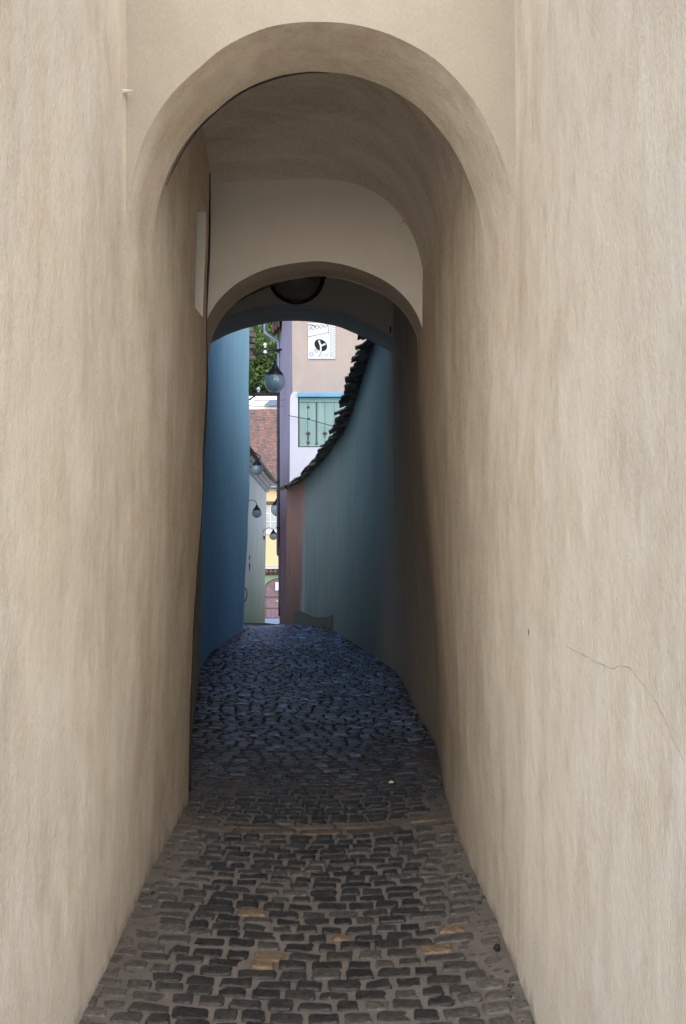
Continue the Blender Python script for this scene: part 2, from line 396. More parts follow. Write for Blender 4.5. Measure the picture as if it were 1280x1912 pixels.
# ---- right wall, with crack and hole
yR = sorted(set([round(v, 3) for v in frange(Y0, 10.3, 0.08)]))
V, Fc, _, _ = alley_wall(xr, yR, zfine, 1.35, flip=True)  # outer side drawn in, unseen, so light clears to the blue wall
rw = thing('plaster_wall', (1.6, 3.2, 0), 'pale plaster wall on the right of the passage, with a thin wandering crack', 'wall')
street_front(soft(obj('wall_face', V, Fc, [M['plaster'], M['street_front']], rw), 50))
def on_right(px, py):
    """where the sight line of a photo point meets the right wall"""
    lo, hi = 1.5, 9.0
    for _ in range(40):
        mid = (lo + hi)/2; p = at(px, py, mid)
        if p.x < xr(mid, p.z): lo = mid
        else: hi = mid
    p = at(px, py, lo); p.x = xr(lo, p.z) - 0.0006; return p
cr = [(1056, 1206), (1075, 1216), (1092, 1224), (1112, 1236), (1130, 1244), (1145, 1248), (1160, 1242), (1175, 1247), (1190, 1264), (1206, 1286), (1222, 1306), (1238, 1334), (1252, 1368), (1266, 1398), (1282, 1430)]
pts = []
for i in range(len(cr) - 1):
    for k in range(3):
        t = k/3; pts.append(on_right(cr[i][0]*(1 - t) + cr[i + 1][0]*t + random.uniform(-1, 1), cr[i][1]*(1 - t) + cr[i + 1][1]*t + random.uniform(-1.2, 1.2)))
MB().tube(pts, [0.0003 + 0.0005*abs(math.sin(i*0.7)) for i in range(len(pts))], 5).build('crack', M['crackmat'], rw)
hp = on_right(987, 1180); mb = MB()
mb.add([hp + Vector((-0.001, 0.005*math.cos(a)*(1 + .3*math.sin(3*a)), 0.010*math.sin(a))) for a in [2*PI*k/9 for k in range(9)]], [tuple(range(9))])
mb.build('pit', M['iron'], rw)

# ------------------------------------------------------------------ arches
def ell(c, a, zs_, zc, p=2.0, n=48):
    """half ellipse from left springing to right springing"""
    out = []
    for i in range(n + 1):
        th = PI - PI*i/n
        cx, sx = math.cos(th), math.sin(th)
        out.append((c + a*math.copysign(abs(cx)**(2/p), cx), zs_ + (zc - zs_)*abs(sx)**(2/p)))
    return out
def archway(name, label, prof_, y0, y1, xa, xb, ztop, zbot, parent=None, mat_s=None, seed=0, mat_i=None):
    """front face above the arch curve (spandrel) and the curved underside (intrados)"""
    t = thing(name, ((xa + xb)/2, (y0 + y1)/2, 0), label, 'arch', 'plastered arches spanning the passage')
    def w(x, z, y): return 0.010*noise.noise((x*3 + seed, z*3, y)) + 0.003*noise.noise((x*11, z*11 + seed, y*2))
    prof = prof_(y0) if callable(prof_) else prof_
    def prof_at(y):
        p_ = prof_(y) if callable(prof_) else prof_
        return [(x + w(x, z, 1)*0.8, z + w(z, x, 2)) for x, z in p_]
    pr = prof_at(y0)
    bottom = [(xa, pr[0][1])] + pr + [(xb, pr[-1][1])]
    V = []; Fc = []; R = 14
    for x, z in bottom:
        for k in range(R + 1):
            u = (k/R)**1.5; zz = z + (ztop - z)*u
            V.append((x, y0 + w(x, zz, 5)*0.9, zz))
    for i in range(len(bottom) - 1):
        for k in range(R):
            a = i*(R + 1) + k; b = (i + 1)*(R + 1) + k
            Fc.append((a, b, b + 1, a + 1))
    s = soft(obj('spandrel', V, Fc, mat_s or M['spandrel'], t), 50)
    V = []; Fc = []; ny = 8
    prw = [(pr[0][0] - .09, zbot)] + pr + [(pr[-1][0] + .09, zbot)]
    for i in range(len(prw)):
        for k in range(ny + 1):
            y = y0 + (y1 - y0)*k/ny
            pk = pr if k == 0 else prof_at(y)
            x, z = ([(pk[0][0] - .09, zbot)] + pk + [(pk[-1][0] + .09, zbot)])[i]
            # softened front arris
            dz = w(x, z, y*3)*0.8; e = 0.010*(1 - sstep(0, 0.12, k/ny))
            yy = y + (w(x, z, 5)*0.9 if k == 0 else 0)
            V.append((x, yy, z + dz*(0 if k == 0 else 1)))
    for i in range(len(prw) - 1):
        for k in range(ny):
            a = i*(ny + 1) + k; b = (i + 1)*(ny + 1) + k
            Fc.append((a, a + 1, b + 1, b))
    soft(obj('intrados', V, Fc, mat_i or M['soffit'], t), 50)
    # rear face closes the arch band
    V = []; Fc = []
    for x, z in bottom:
        V.append((x, y1, z)); V.append((x, y1, ztop))
    for i in range(len(bottom) - 1): Fc.append((2*i, 2*i + 1, 2*i + 3, 2*i + 2))
    obj('rear_face', V, Fc, M['spandrel'], t)
    return t
def arch1(y):
    l, r_ = xl(y, 2.55) - .004, xr(y, 2.55) + .004
    return ell((l + r_)/2, (r_ - l)/2, 2.42, 3.21, 2.12, 64)
a1 = archway('archway', 'nearest and brightest arch, cream spandrel above a wide plastered underside', arch1, 3.70, 4.11, -1.1, .95, 4.4, 2.2, mat_s=M['spandrel_front'], mat_i=M['plaster'], seed=1)
a2 = archway('archway', 'middle arch with a small wooden peg in its grey-beige spandrel', ell(-.16, .60, 2.42, 2.87, 2.0), 5.74, 6.10, -1.4, 1.0, 4.35, 2.25, seed=5)
def seg(c, a, z, zc, n=40):
    return [(c + a*(2*i/n - 1), z + (zc - z)*(1 - abs(2*i/n - 1)**2.1)) for i in range(n + 1)]
a3 = archway('archway', 'farthest and darkest arch, a flat low curve at the open end of the passage', seg(-.47, 1.0, 3.03, 3.385), 9.5, 10.3, -1.75, .75, 4.4, 2.7, mat_s=M['spandrel_back'], seed=9)

# vault of the first bay, falling towards the middle arch
def vault(name, label, prof, y0, y1, dz, mat, n=26):
    V = []; Fc = []
    for i in range(n + 1):
        t = i/n; y = y0 + (y1 - y0)*t
        pf = prof(y) if callable(prof) else prof; m = len(pf)
        for (x, z) in pf:
            V.append((x + 0.01*noise.noise((x*2, y*2, 1)), y, z + dz(t) + 0.012*noise.noise((x*2.2, y*2.2, 7)) + 0.004*noise.noise((x*8, y*8, 3))))
    for i in range(n):
        for j in range(m - 1):
            Fc.append((i*m + j, (i + 1)*m + j, (i + 1)*m + j + 1, i*m + j + 1))
    return tag(obj(name, V, Fc, mat, None, True), label, 'vault')
def bay1(y):
    t = (y - 4.108)/1.65; re = interp(RT, y) + .03
    pr = ell((re - 1.10)/2, (re + 1.10)/2, 2.35, 3.30, 3.3)
    return [(x, z + (.40*(1 - t**2.2))*sstep(2.45, 3.2, z)*(1 - .65*sstep(-.1, re, x))) for x, z in pr]
vault('barrel_vault', 'brushed plaster vault between the nearest arch and the middle arch', bay1, 4.108, 5.76, lambda t: 0.0, M['soffit'])
vault('barrel_vault', 'shadowed vault behind the middle arch where the round lamp hangs', [(-1.7, 3.2)] + ell(-.45, 1.15, 3.2, 4.1, 2.6) + [(.9, 3.2)], 6.09, 9.52, lambda t: 0.0, M['soffit'])

# unseen storey added above the passage to block sun and sky
up = thing('blocking_storey', (0, 6.8, 3.8), 'unseen plain storey added above the arches to block sun and sky', 'house')
mb = MB(); mb.box((-3.4, 3.75, 3.725), (-.95, 10.25, 4.4)); mb.box((.85, 3.75, 3.725), (1.30, 10.25, 4.4)); mb.build('side_block', M['spandrel'], up)
MB().box((-3.5, 3.6, 4.4), (1.42, 10.4, 4.55)).build('roof', M['slate'], up)  # top slab of the added blocking storey
# pegs and nails left in the plaster
p = at(236, 178, 3.69); tag(MB().tube([p + Vector((-0.012, 0.02, .004)), p + Vector((.0, -0.035, 0.0)), p + Vector((.03, -0.05, -.004))], [.011, .008, .003], 7).build('wooden_peg', M['spandrel']), 'small peg stub left of the nearest arch, at the corner with the left wall', 'peg')
p = at(752, 410, 5.735); tag(MB().tube([p + Vector((-.006, .02, -.012)), p + Vector((.012, -0.03, .0)), p + Vector((.04, -0.06, .012))], [.008, .006, .003], 7).build('wooden_peg', M['spandrel']), 'thin peg sticking out of the middle arch spandrel, upper right', 'peg')
p = at(726, 622, 9.48); tag(MB().tube([p + Vector((0, .03, 0)), p + Vector((.01, -.05, 0)), p + Vector((.01, -.05, .05))], .006, 6).build('iron_hook', M['iron']), 'small iron hook at the right end of the farthest arch', 'hook')

# ------------------------------------------------------------------ ground and paving
ys = [-120, -60, -20, -5, 0, 1.0, 8, 14.4, 15, 20, 35, 55, 76, 120, 250, 700]
xs = [-500, -120, -40, -12, -4, 0, 4, 12, 40, 120, 500]
V = [(x, y, floor_z(min(y, 76)) - 0.09) for y in ys for x in xs]; m = len(xs)
struct(obj('ground', V, [(i*m + j, i*m + j + 1, (i + 1)*m + j + 1, (i + 1)*m + j) for i in range(len(ys) - 1) for j in range(m - 1)], M['ground']))

LPLAN = [(1.3, -.78), (5.6, -.82), (5.66, -.88), (7.4, -1.05), (9.2, -1.25), (10.3, -1.38), (12, -1.42), (14.0, -1.30), (16, -1.75), (20, -2.5), (35, -2.6)]
RPLAN = [(1.3, .58), (5.3, .54), (6.9, .62), (8, .59), (10.2, .51), (11.5, .345), (13.6, .0), (14.5, -.29), (15.0, -.6), (15.3, -.8), (19.3, -.9), (21, -1.25), (35, -1.2)]
def dish(x, y):
    l, r = interp(LPLAN, y), interp(RPLAN, y); u = (2*x - l - r)/(r - l)
    return 0.035*(u*u - 0.6) + 0.012*noise.noise((x*1.5, y*1.1, 2))
def pave_z(x, y): return floor_z(y) + dish(x, y)
# bedding
V = []; Fc = []; nxm = 44; yy = frange(1.0, 9, 0.045) + frange(9.1, 20, 0.1) + frange(20.5, 36, 0.5)
for y in yy:
    l, r = interp(LPLAN, y) - .18, interp(RPLAN, y) + .18
    for k in range(nxm + 1):
        x = l + (r - l)*k/nxm
        edge = sstep(.24, .0, min(x - l - .18, r - .18 - x))
        V.append((x, y, pave_z(x, y) + 0.002 + 0.004*noise.noise((x*14, y*14, 1)) + 0.004*edge + 0.006*noise.noise((x*3, y*3, 8))))
for i in range(len(yy) - 1):
    for k in range(nxm):
        a = i*(nxm + 1) + k; Fc.append((a, a + 1, a + nxm + 2, a + nxm + 1))
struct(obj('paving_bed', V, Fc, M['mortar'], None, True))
# setts
SV = []; SF = []; SC = []
TAN = [at(470, 1700, 3000/735), at(652, 1744, 3000/779), at(540, 1778, 3000/813), at(850, 1727, 3000/762), at(838, 1770, 3000/805), at(510, 1795, 3000/830)]
def sett(cx, cy, w, d, rot, col, lift):
    n = 16; b = len(SV); cr_, sr_ = math.cos(rot), math.sin(rot); s = random.uniform(0, 99)
    ol = []
    for k in range(n):
        a = 2*PI*(k + .5)/n; c, q = math.cos(a), math.sin(a)
        ux = math.copysign(abs(c)**.36, c); uy = math.copysign(abs(q)**.36, q)
        j = 1 + 0.17*noise.noise((c*1.6 + s, q*1.6, s))
        ol.append((ux*w/2*j, uy*d/2*j))
    tx, ty = random.uniform(-.04, .04), random.uniform(-.05, .05)
    def put(x, y, z):
        X = cx + x*cr_ - y*sr_; Y = cy + x*sr_ + y*cr_
        SV.append((X, Y, pave_z(X, Y) + z + lift + tx*x + ty*y)); SC.append(col)
    for sc, z in ((1.0, -.03), (1.0, .001), (.94, .0065), (.76, .0085)):
        for x, y in ol: put(x*sc, y*sc, z + (0.006*noise.noise((x*30 + s, y*30, s)) if z > 0 else 0))
    put(0, 0, .009)
    for r in range(3):
        for k in range(n):
            k2 = (k + 1) % n; SF.append((b + r*n + k, b + r*n + k2, b + (r + 1)*n + k2, b + (r + 1)*n + k))
    for k in range(n): SF.append((b + 3*n + k, b + 3*n + (k + 1) % n, b + 4*n))
y = 1.35; row = 0
while y < 17.6:
    pitch = random.uniform(.070, .084)
    thr = abs(y - 5.22) < 0.062
    if thr: pitch = .085
    l, r = interp(LPLAN, y), interp(RPLAN, y)
    x = l + random.uniform(-.05, .04)
    skew = random.uniform(-.012, .012)
    while x < r + .02:
        w = random.uniform(.080, .128) if not thr else random.uniform(.22, .38)
        if random.random() < .12: w *= 1.25
        cx = x + w/2; u = (2*cx - l - r)/(r - l)
        cy = y + 0.05*u*u - .02 + skew*u + random.uniform(-.007, .007)
        e = min(cx - l, r - cx)
        ed = sstep(.30, .03, e)
        k = random.uniform(.7, 1.5)
        g = .030*k
        col = [g*1.0, g*1.0, g*1.06]
        if random.random() < .16: col = [.075*k, .07*k, .066*k]
        dust = [.165, .153, .144]
        dd = min(.9, ed*random.uniform(.5, 1.0) + (0.2 if random.random() < .10 else 0.0))
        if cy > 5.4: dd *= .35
        if cy > 5.4: sheen = sstep(5.6, 9.5, cy); g *= random.choice([.4, .65, .9, 1.2, 1.9]) if cy > 6.2 else 1; col = [g*(.95 + 2.2*sheen), g*(1.0 + 4.4*sheen), g*(1.15 + 9.5*sheen)]  # blue sky sheen painted into the colour of the far setts
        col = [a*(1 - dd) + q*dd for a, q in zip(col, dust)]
        for tpt in TAN:
            if tpt.z > -50 and abs(cx - tpt.x) < .07 and abs(cy - tpt.y) < .055:
                tpt.z = -99; col = [.24, .175, .11]; 
        if thr: col = [.15*k*.8, .118*k*.8, .088*k*.8]
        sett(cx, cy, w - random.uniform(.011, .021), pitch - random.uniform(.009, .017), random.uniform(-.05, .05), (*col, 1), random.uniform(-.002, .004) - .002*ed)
        x += w
    y += pitch; row += 1
# grit lying along the foot of the walls
def grit(x, y, r, col):
    b = len(SV); n = 6; s = random.uniform(0, 50)
    for z, q in ((-.3, .7), (.25, 1.0), (.75, .6)):
        for k in range(n):
            a = 2*PI*k/n; j = q*(1 + .6*noise.noise((math.cos(a)*1.4 + s, math.sin(a)*1.4, z)))
            SV.append((x + r*j*math.cos(a), y + r*j*math.sin(a), pave_z(x, y) + .007 + r*z*.7)); SC.append(col)
    for i in range(2):
        for k in range(n): SF.append((b + i*n + k, b + i*n + (k + 1) % n, b + (i + 1)*n + (k + 1) % n, b + (i + 1)*n + k))
    SF.append(tuple(b + 2*n + k for k in range(n)))
for k in range(420):
    y = random.uniform(2.2, 9); side = random.random() < .5
    x = (interp(LB, y) + .02 + abs(random.gauss(0, .025))) if side else (interp(RB, y) - .02 - abs(random.gauss(0, .03)))
    q = random.uniform(.4, 1.4); grit(x, y, random.choice([.003, .004, .004, .006, .009]), (.09*q, .08*q, .07*q, 1))
for k in range(160):
    y = random.uniform(2.6, 7); x = random.uniform(-.7, .5); q = random.uniform(.5, 1.6); grit(x, y, random.choice([.003, .004, .006]), (.13*q, .11*q, .095*q, 1))
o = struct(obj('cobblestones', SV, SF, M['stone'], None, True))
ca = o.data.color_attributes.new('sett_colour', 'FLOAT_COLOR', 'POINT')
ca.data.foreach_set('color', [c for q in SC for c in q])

# litter and one loose stone
p = at(730, 1468, 3000/503); z = pave_z(p.x, p.y) + .024
tag(obj('paper_scrap', [(p.x - .013, p.y - .008, z), (p.x + .012, p.y - .012, z + .002), (p.x + .015, p.y + .01, z + .006), (p.x + .0, p.y + .012, z + .012), (p.x - .014, p.y + .009, z + .004)], [(0, 1, 2, 3), (0, 3, 4)], M['paper']), 'tiny scrap of white paper lying on the dark cobbles', 'litter')
p = at(945, 1786, 3000/821); mb = MB(); mb.sphere((0, 0, 0), 1, 10, 7)
for v in mb.v:
    k = 1 + .25*noise.noise(v*1.7); v.x *= .012*k; v.y *= .015*k; v.z *= .012*k
    v += Vector((interp(RB, p.y) - .035, p.y, pave_z(p.x, p.y) + .018))
tag(mb.build('loose_stone', M['dark_stone'], None, True), 'dark loose stone at the foot of the right wall', 'stone')

# ------------------------------------------------------------------ globe lamps
def globe_lamp(c, r, arm, label, arm_r=0.012, rose=None, cat='lamp', gm=None, group='globe lanterns along the alley', fancy=None):
    c = Vector(c)
    t = thing('globe_lamp', c, label, cat, group)
    MB().tube(arm, arm_r, 8).build('arm', M['iron'], t, True)
    if fancy: MB().tube(fancy, arm_r*.7, 7).build('scroll', M['iron'], t, True)
    s = r/.15
    cap = [(0.004, .265), (.02, .262), (.024, .235), (.04, .225), (.05, .19), (.085, .15), (.118, .105), (.122, .088), (.10, .086), (.0, .09)]
    soft(MB().lathe([(a*s, b*s) for a, b in cap], c, 24).build('cap', M['iron'], t), 35)
    MB().sphere(c, r, 32, 20).build('globe', gm or M['globe'], t, True)
    if not gm: MB().sphere(c + Vector((0, 0, .02*s)), .035*s, 12, 8).build('bulb', M['bulb'], t, True)
    if rose is not None:
        MB().box((rose[0] - .02, rose[1] - .03, rose[2] - .06), (rose[0] + .02, rose[1] + .03, rose[2] + .06), None, .006).build('wall_plate', M['iron'], t)
    return t
def arcpts(pp, n=6):
    """smooth curve through the points"""
    pp = [Vector(p) for p in pp]; out = []
    q = [pp[0]*2 - pp[1]] + pp + [pp[-1]*2 - pp[-2]]
    for i in range(1, len(q) - 2):
        for k in range(n):
            t = k/n
            out.append(0.5*((2*q[i]) + (q[i + 1] - q[i - 1])*t + (2*q[i - 1] - 5*q[i] + 4*q[i + 1] - q[i + 2])*t*t + (3*q[i] - q[i - 1] - 3*q[i + 1] + q[i + 2])*t**3))
    out.append(pp[-1]); return out
# dark round lamp under the second vault
c = at(553, 515, 6.75); r = 50*6.75/F
t = thing('round_lamp', c, 'large dark round lamp hanging under the vault behind the middle arch', 'lamp')
MB().sphere(c, r*.96, 32, 20).build('globe', M['dark_globe'], t, True)
MB().tube([c + Vector((r*1.0*math.cos(a), 0, r*1.0*math.sin(a))) for a in [2*PI*k/40 for k in range(41)]], r*.075, 8).build('rim', M['iron'], t, True)
MB().box((c.x + r*.93, c.y - .012, c.z - .015), (c.x + r*1.12, c.y + .012, c.z + .005), None, .003).build('clasp', M['iron'], t)
MB().tube([c + Vector((0, 0, r*.9)), (c.x, c.y, 4.15)], .014, 8).build('rod', M['iron'], t)
# dark strand drawn as the shadow line along the back of the middle arch
pts = arcpts([at(386, 618, 6.12), at(400, 596, 6.13), at(430, 571, 6.13), at(465, 550, 6.13), at(505, 531, 6.13), at(530, 505, 6.2), c + Vector((-.02, 0, r*1.5))])
tag(MB().tube(pts, .0075, 6).build('mid_arch_shadow_line', M['cable'], None, True), 'black strand standing in for the shadow line along the back edge of the middle arch, up to the round lamp', 'cable')

# dark strands standing in for shadow lines at the corner and nearest arch
tag(MB().tube([(xl(5.60, z) + .002 + .004*math.sin(z*7), 5.612 + .004*math.sin(z*4), z) for z in frange(.06, 3.3, .09)], .0065, 6).build('corner_shadow_line', M['cable'], None, True), 'long thin dark strand standing in for the shadow line down the corner edge of the left wall', 'cable')
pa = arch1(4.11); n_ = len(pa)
tag(MB().tube([(pa[i][0] + .004, 4.117, pa[i][1] - .003 + .004*noise.noise((i*.4, 2, 2))) for i in range(9, n_//2 + 2)], [.001 + .0035*math.sin(PI*min(1, (i - 9)/(n_//2 - 8)))**.7 for i in range(9, n_//2 + 2)], 6).build('arch_shadow_line', M['cable'], None, True), 'thin dark strand standing in for the shadow line on the left half of the back edge of the nearest arch', 'cable')
# ------------------------------------------------------------------ blue house wall on the left
BB = [(10.3, -1.40), (11.8, -1.43), (13.2, -1.34), (13.9, -1.295), (14.0, -1.32)]
BT = [(10.3, -1.34), (12, -1.34), (13.2, -1.26), (13.9, -1.205), (14.0, -1.23)]
def xb(y, z):
    t = sstep(-.1, 2.8, z)
    return interp(BB, y)*(1 - t) + interp(BT, y)*t + .03*noise.noise((y*.9, z*.8, 5)) + .012*noise.noise((3.1, z*2.1, 9))*sstep(13, 14, y)
V, Fc, _, _ = alley_wall(xb, frange(10.302, 13.8, .1) + [13.85, 13.9, 13.93, 13.96, 13.985, 14.0], frange(-.12, 4.8, .12), -4.2)
bh = thing('blue_house', (-2.8, 12.2, 0), 'blue limewashed house wall on the left beyond the passage', 'house')
soft(obj('wall', V, Fc, M['blue'], bh), 50)
mb = MB()
for k in range(16):       # the ribbed verge at the far upper corner
    z = 3.55 + k*.075
    mb.box((-1.32, 14.0, z), (-1.155, 14.12, z + .06), Matrix.Rotation(random.uniform(-.01, .01), 4, 'Y'), .01)
mb.build('verge_tiles', M['slate'], bh)

# ------------------------------------------------------------------ teal garden wall with its tile coping on the right
GP = [(.50, 10.302), (.455, 10.8), (.36, 11.5), (.245, 12.2), (.125, 12.9), (.0, 13.6), (-.14, 14.1), (-.29, 14.5), (-.47, 14.8), (-.62, 15.02), (-.80, 15.22)]
GT = [3.72, 3.62, 3.40, 3.12, 2.82, 2.55, 2.40, 2.24, 2.08, 1.98, 1.90]
cum = [0]
for a, b in zip(GP, GP[1:]): cum.append(cum[-1] + math.dist(a, b))
def gp(s): return np.interp(s, cum, [p[0] for p in GP]), np.interp(s, cum, [p[1] for p in GP])
def gtop(s): return float(np.interp(s, cum, GT))
def gframe(s):
    a = gp(max(0, s - .15)); b = gp(min(cum[-1], s + .15)); d = Vector((b[0] - a[0], b[1] - a[1], 0)).normalized()
    return d, Vector((-d.y, d.x, 0))          # along, towards the alley
def gz(s, z): return .02*noise.noise((s*.9, z*.8, 11)) + .006*noise.noise((s*3, z*2.6, 2))
def gwall(s0, s1, n=None, front=0.0):
    V = []; Fc = []; ss = frange(s0, s1, .08); R = 30
    for s in ss:
        x, y = gp(s); d, nv = gframe(s); zt = gtop(s)
        zb = floor_z(y) - .12
        for k in range(R + 1):
            z = zb + (zt - zb)*k/R; q = gz(s, z)*sstep(0, .5, s) + front + .05*(1 - k/R)**2*sstep(0, .6, s) + (.05*sstep(0, 2.7, z) - wobble(10.3, z, 7.0))*sstep(.8, 0, s)
            V.append((x + nv.x*q, y + nv.y*q, z))
        V.append((x - nv.x*.3, y - nv.y*.3, zt + .05)); V.append((x - nv.x*.32, y - nv.y*.32, zb))
    m = R + 3
    for i in range(len(ss) - 1):
        for k in range(m - 1): Fc.append((i*m + k, i*m + k + 1, (i + 1)*m + k + 1, (i + 1)*m + k))
    e = (len(ss) - 1)*m
    Fc.append(tuple(e + k for k in range(m))); Fc.append(tuple(k for k in range(m - 1, -1, -1)))
    return V, Fc
gw = thing('garden_wall', (0.1, 13.2, 0), 'teal garden wall curving left under a ragged tile coping', 'wall')
sred = cum[-1] - .46
V, Fc = gwall(0, sred); soft(obj('teal_wall', V, Fc, M['teal'], gw), 50)
V, Fc = gwall(sred, cum[-1]); o = soft(obj('end_wall', V, Fc, M['red'], gw), 50); o['label'] = 'red-brown painted end of the wall'
# fallen plaster at the foot: the top edge of the loss is ragged
edge = [(552, 1140), (558, 1140), (568, 1142), (576, 1145), (584, 1149), (590, 1151.5), (600, 1152), (612, 1152), (620, 1150.5), (626, 1147)]
def on_garden(px, py):
    best = None
    for i in range(420):
        s = cum[-1]*i/259; x, y = gp(s); e = abs(640 + F*x/y - px)
        if best is None or e < best[0]: best = (e, s, y)
    return best[1], at(px, py, best[2]).z
Vp = []
for px, py in edge:
    s, z = on_garden(px, py); x, y = gp(s); d, nv = gframe(s); zb = floor_z(y) - .05
    for k in range(6):
        zz = zb + (z - zb)*k/5; R_ = 30; kk = (zz - (floor_z(y) - .12))/(gtop(s) - (floor_z(y) - .12))
        q = gz(s, zz) + .05*(1 - kk)**2 + .006
        Vp.append((x + nv.x*q, y + nv.y*q, zz))
obj('plaster_loss', Vp, [(i*6 + k, (i + 1)*6 + k, (i + 1)*6 + k + 1, i*6 + k + 1) for i in range(len(edge) - 1) for k in range(5)], M['bare'], gw, True)
mb = MB()
s = 0.02
while s < cum[-1] + .06:
    x, y = gp(min(s, cum[-1])); d, nv = gframe(min(s, cum[-1])); zt = gtop(min(s, cum[-1]))
    slope = Vector((d.x, d.y, (gtop(min(cum[-1], s + .1)) - gtop(max(0, s - .1)))/.2)).normalized()
    for lay in range(3):
        if random.random() < .08: continue
        L = random.uniform(.03, .20) + .05*(lay == 0); w = random.uniform(.07, .13); th = random.uniform(.010, .020)
        ax = (nv + Vector((0, 0, -.30 - random.uniform(0, .16))) + d*random.uniform(-.15, .15)).normalized()
        by = (slope + Vector((0, 0, random.uniform(-.12, .2)))).normalized(); by = (by - ax*by.dot(ax)).normalized(); cz = ax.cross(by)
        if cz.z < 0: cz = -cz
        org = Vector((x, y, zt + .012 + lay*.019 + random.uniform(-.008, .008)))
        Mx = Matrix((ax, by, cz)).transposed().to_4x4(); Mx.translation = org
        mb.box((-.28, -w/2, -th/2), (L, w/2, th/2), Mx, .003)
    s += random.uniform(.045, .075)
mb.build('tile_coping', M['slate'], gw)

# ------------------------------------------------------------------ the corner house beyond the garden wall
ch = thing('corner_house', (2.0, 22, -.5), 'beige house with a lavender side, rising behind the garden wall', 'house')
HT = 5.7
def quadgrid(p0, p1, z0, z1, nx=6, nz_=24):
    V = []; Fc = []
    for i in range(nx + 1):
        for k in range(nz_ + 1):
            t = i/nx; V.append((p0[0] + (p1[0] - p0[0])*t, p0[1] + (p1[1] - p0[1])*t, z0 + (z1 - z0)*k/nz_))
    for i in range(nx):
        for k in range(nz_): a = i*(nz_ + 1) + k; Fc.append((a, a + nz_ + 1, a + nz_ + 2, a + 1))
    return V, Fc
V, Fc = quadgrid((-.915, 19.3), (6.5, 19.3), -1, HT); obj('front_wall', V, Fc, M['beige_house'], ch)
V = []; Fc = []
for i, (x, y) in enumerate([(-.915, 19.3), (-.94, 19.36), (-1.02, 19.8), (-1.14, 20.4), (-1.245, 20.95), (-1.25, 21.05), (-1.18, 21.3), (-1.10, 23), (-1.0, 26)]):
    for k in range(25):
        z = -1.6 + (HT + 1.6)*k/24; V.append((x + .012*noise.noise((y, z, 3)), y, z))
n = 9
for i in range(n - 1):
    for k in range(24): a = i*25 + k; Fc.append((a, a + 1, a + 26, a + 25))
soft(obj('side_wall', V, Fc, M['lavender'], ch), 50)
V, Fc = quadgrid((6.5, 19.3), (6.5, 26), -1, HT); obj('gable', V, Fc, M['beige_house'], ch)
MB().box((-1.5, 18.8, HT), (6.9, 26.5, HT + .25)).build('roof', M['timber'], ch)
# projecting whitewashed lower wall with rounded top corner
w0 = at(540, 730, 19.1); tp = at(560, 733, 19.1).z
mb = MB()
xx = [w0.x + .02, w0.x + .005, w0.x, w0.x + .004, w0.x + .02, w0.x + .05, w0.x + .1]
prof = [(w0.x + .008, -1.0), (w0.x, 1.0), (w0.x + .01, tp - .12), (w0.x + .025, tp - .04), (w0.x + .06, tp + .01), (w0.x + .12, tp + .02), (at(556, 0, 19.1).x, tp + .0), (at(556, 0, 19.1).x, at(0, 835, 19.1).z), (5.5, at(0, 835, 19.1).z), (5.5, -1.0)]
nP = len(prof)
mb.add([(x, 19.1, z) for x, z in prof] + [(x, 19.3 - .004, z) for x, z in prof], [tuple(range(nP))] + [(i, (i + 1) % nP, nP + (i + 1) % nP, nP + i) for i in range(nP)])
o = mb.build('lower_wall', M['pale_surface'], ch); o['label'] = 'whitewashed lower wall around the green shutter'
# blue strip above the shutter
s0, s1 = at(556, 741, 19.06), at(700, 735.5, 19.06)
MB().box((s0.x - .01, 19.04, s0.z), (3.2, 19.29, s1.z + .015), None, .008).build('blue_ledge', M['blue_trim'], ch)
# boarded green shutter, set back
zs0, zs1 = at(0, 834, 19.14).z, at(0, 742, 19.14).z; xs0 = at(558, 0, 19.14).x
sh = obj('shutter', [], [], M['shutter'], ch)
mb = MB(); x = xs0
for k in range(11):
    w = .145 + .02*random.random(); mb.box((x + .003, 19.15 + .004*random.random(), zs0 + .005), (x + w - .003, 19.19, zs1 - .09), None, .004); x += w
mb.box((xs0, 19.135, zs1 - .085), (x, 19.185, zs1 - .005), None, .006)
me = mb.build('tmp', M['shutter']).data; tmp = bpy.data.objects['tmp']; sh.data = me; me.name = 'shutter'; bpy.data.objects.remove(tmp)
mb = MB()
for px, py, s_ in ((575, 760, .03), (576, 781, .022), (575, 809, .045), (606, 809, .045), (575, 826, .035), (591, 828, .025)):
    q = at(px, py, 19.14); mb = MB(); mb.add([(q.x - s_, q.y, q.z), (q.x, q.y, q.z - s_), (q.x + s_, q.y, q.z), (q.x, q.y, q.z + s_*.8), (q.x, q.y - .02, q.z)], [(0, 1, 4), (1, 2, 4), (2, 3, 4), (3, 0, 4)]); mb.build('peeling_spot', M['timber'], sh)
mb = MB()
for px, a, b in ((575, 809, 830), (591, 745, 830), (606, 809, 818)): q0, q1 = at(px, a, 19.14), at(px, b, 19.14); mb.box((q0.x - .008, 19.143, q1.z), (q0.x + .008, 19.149, q0.z)); mb.build('open_joint', M['ink'], sh); mb = MB()
# eaves boards above, by the downpipe
q0, q1 = at(508, 622, 20.6), at(522, 585, 20.6)
mb = MB()
for k in range(3): mb.box((q0.x + k*.05, 20.5, q0.z + .05*k), (q0.x + k*.05 + .045, 20.9, q1.z + .8), None, .006)
mb.build('eaves_boards', M['timber'], ch)
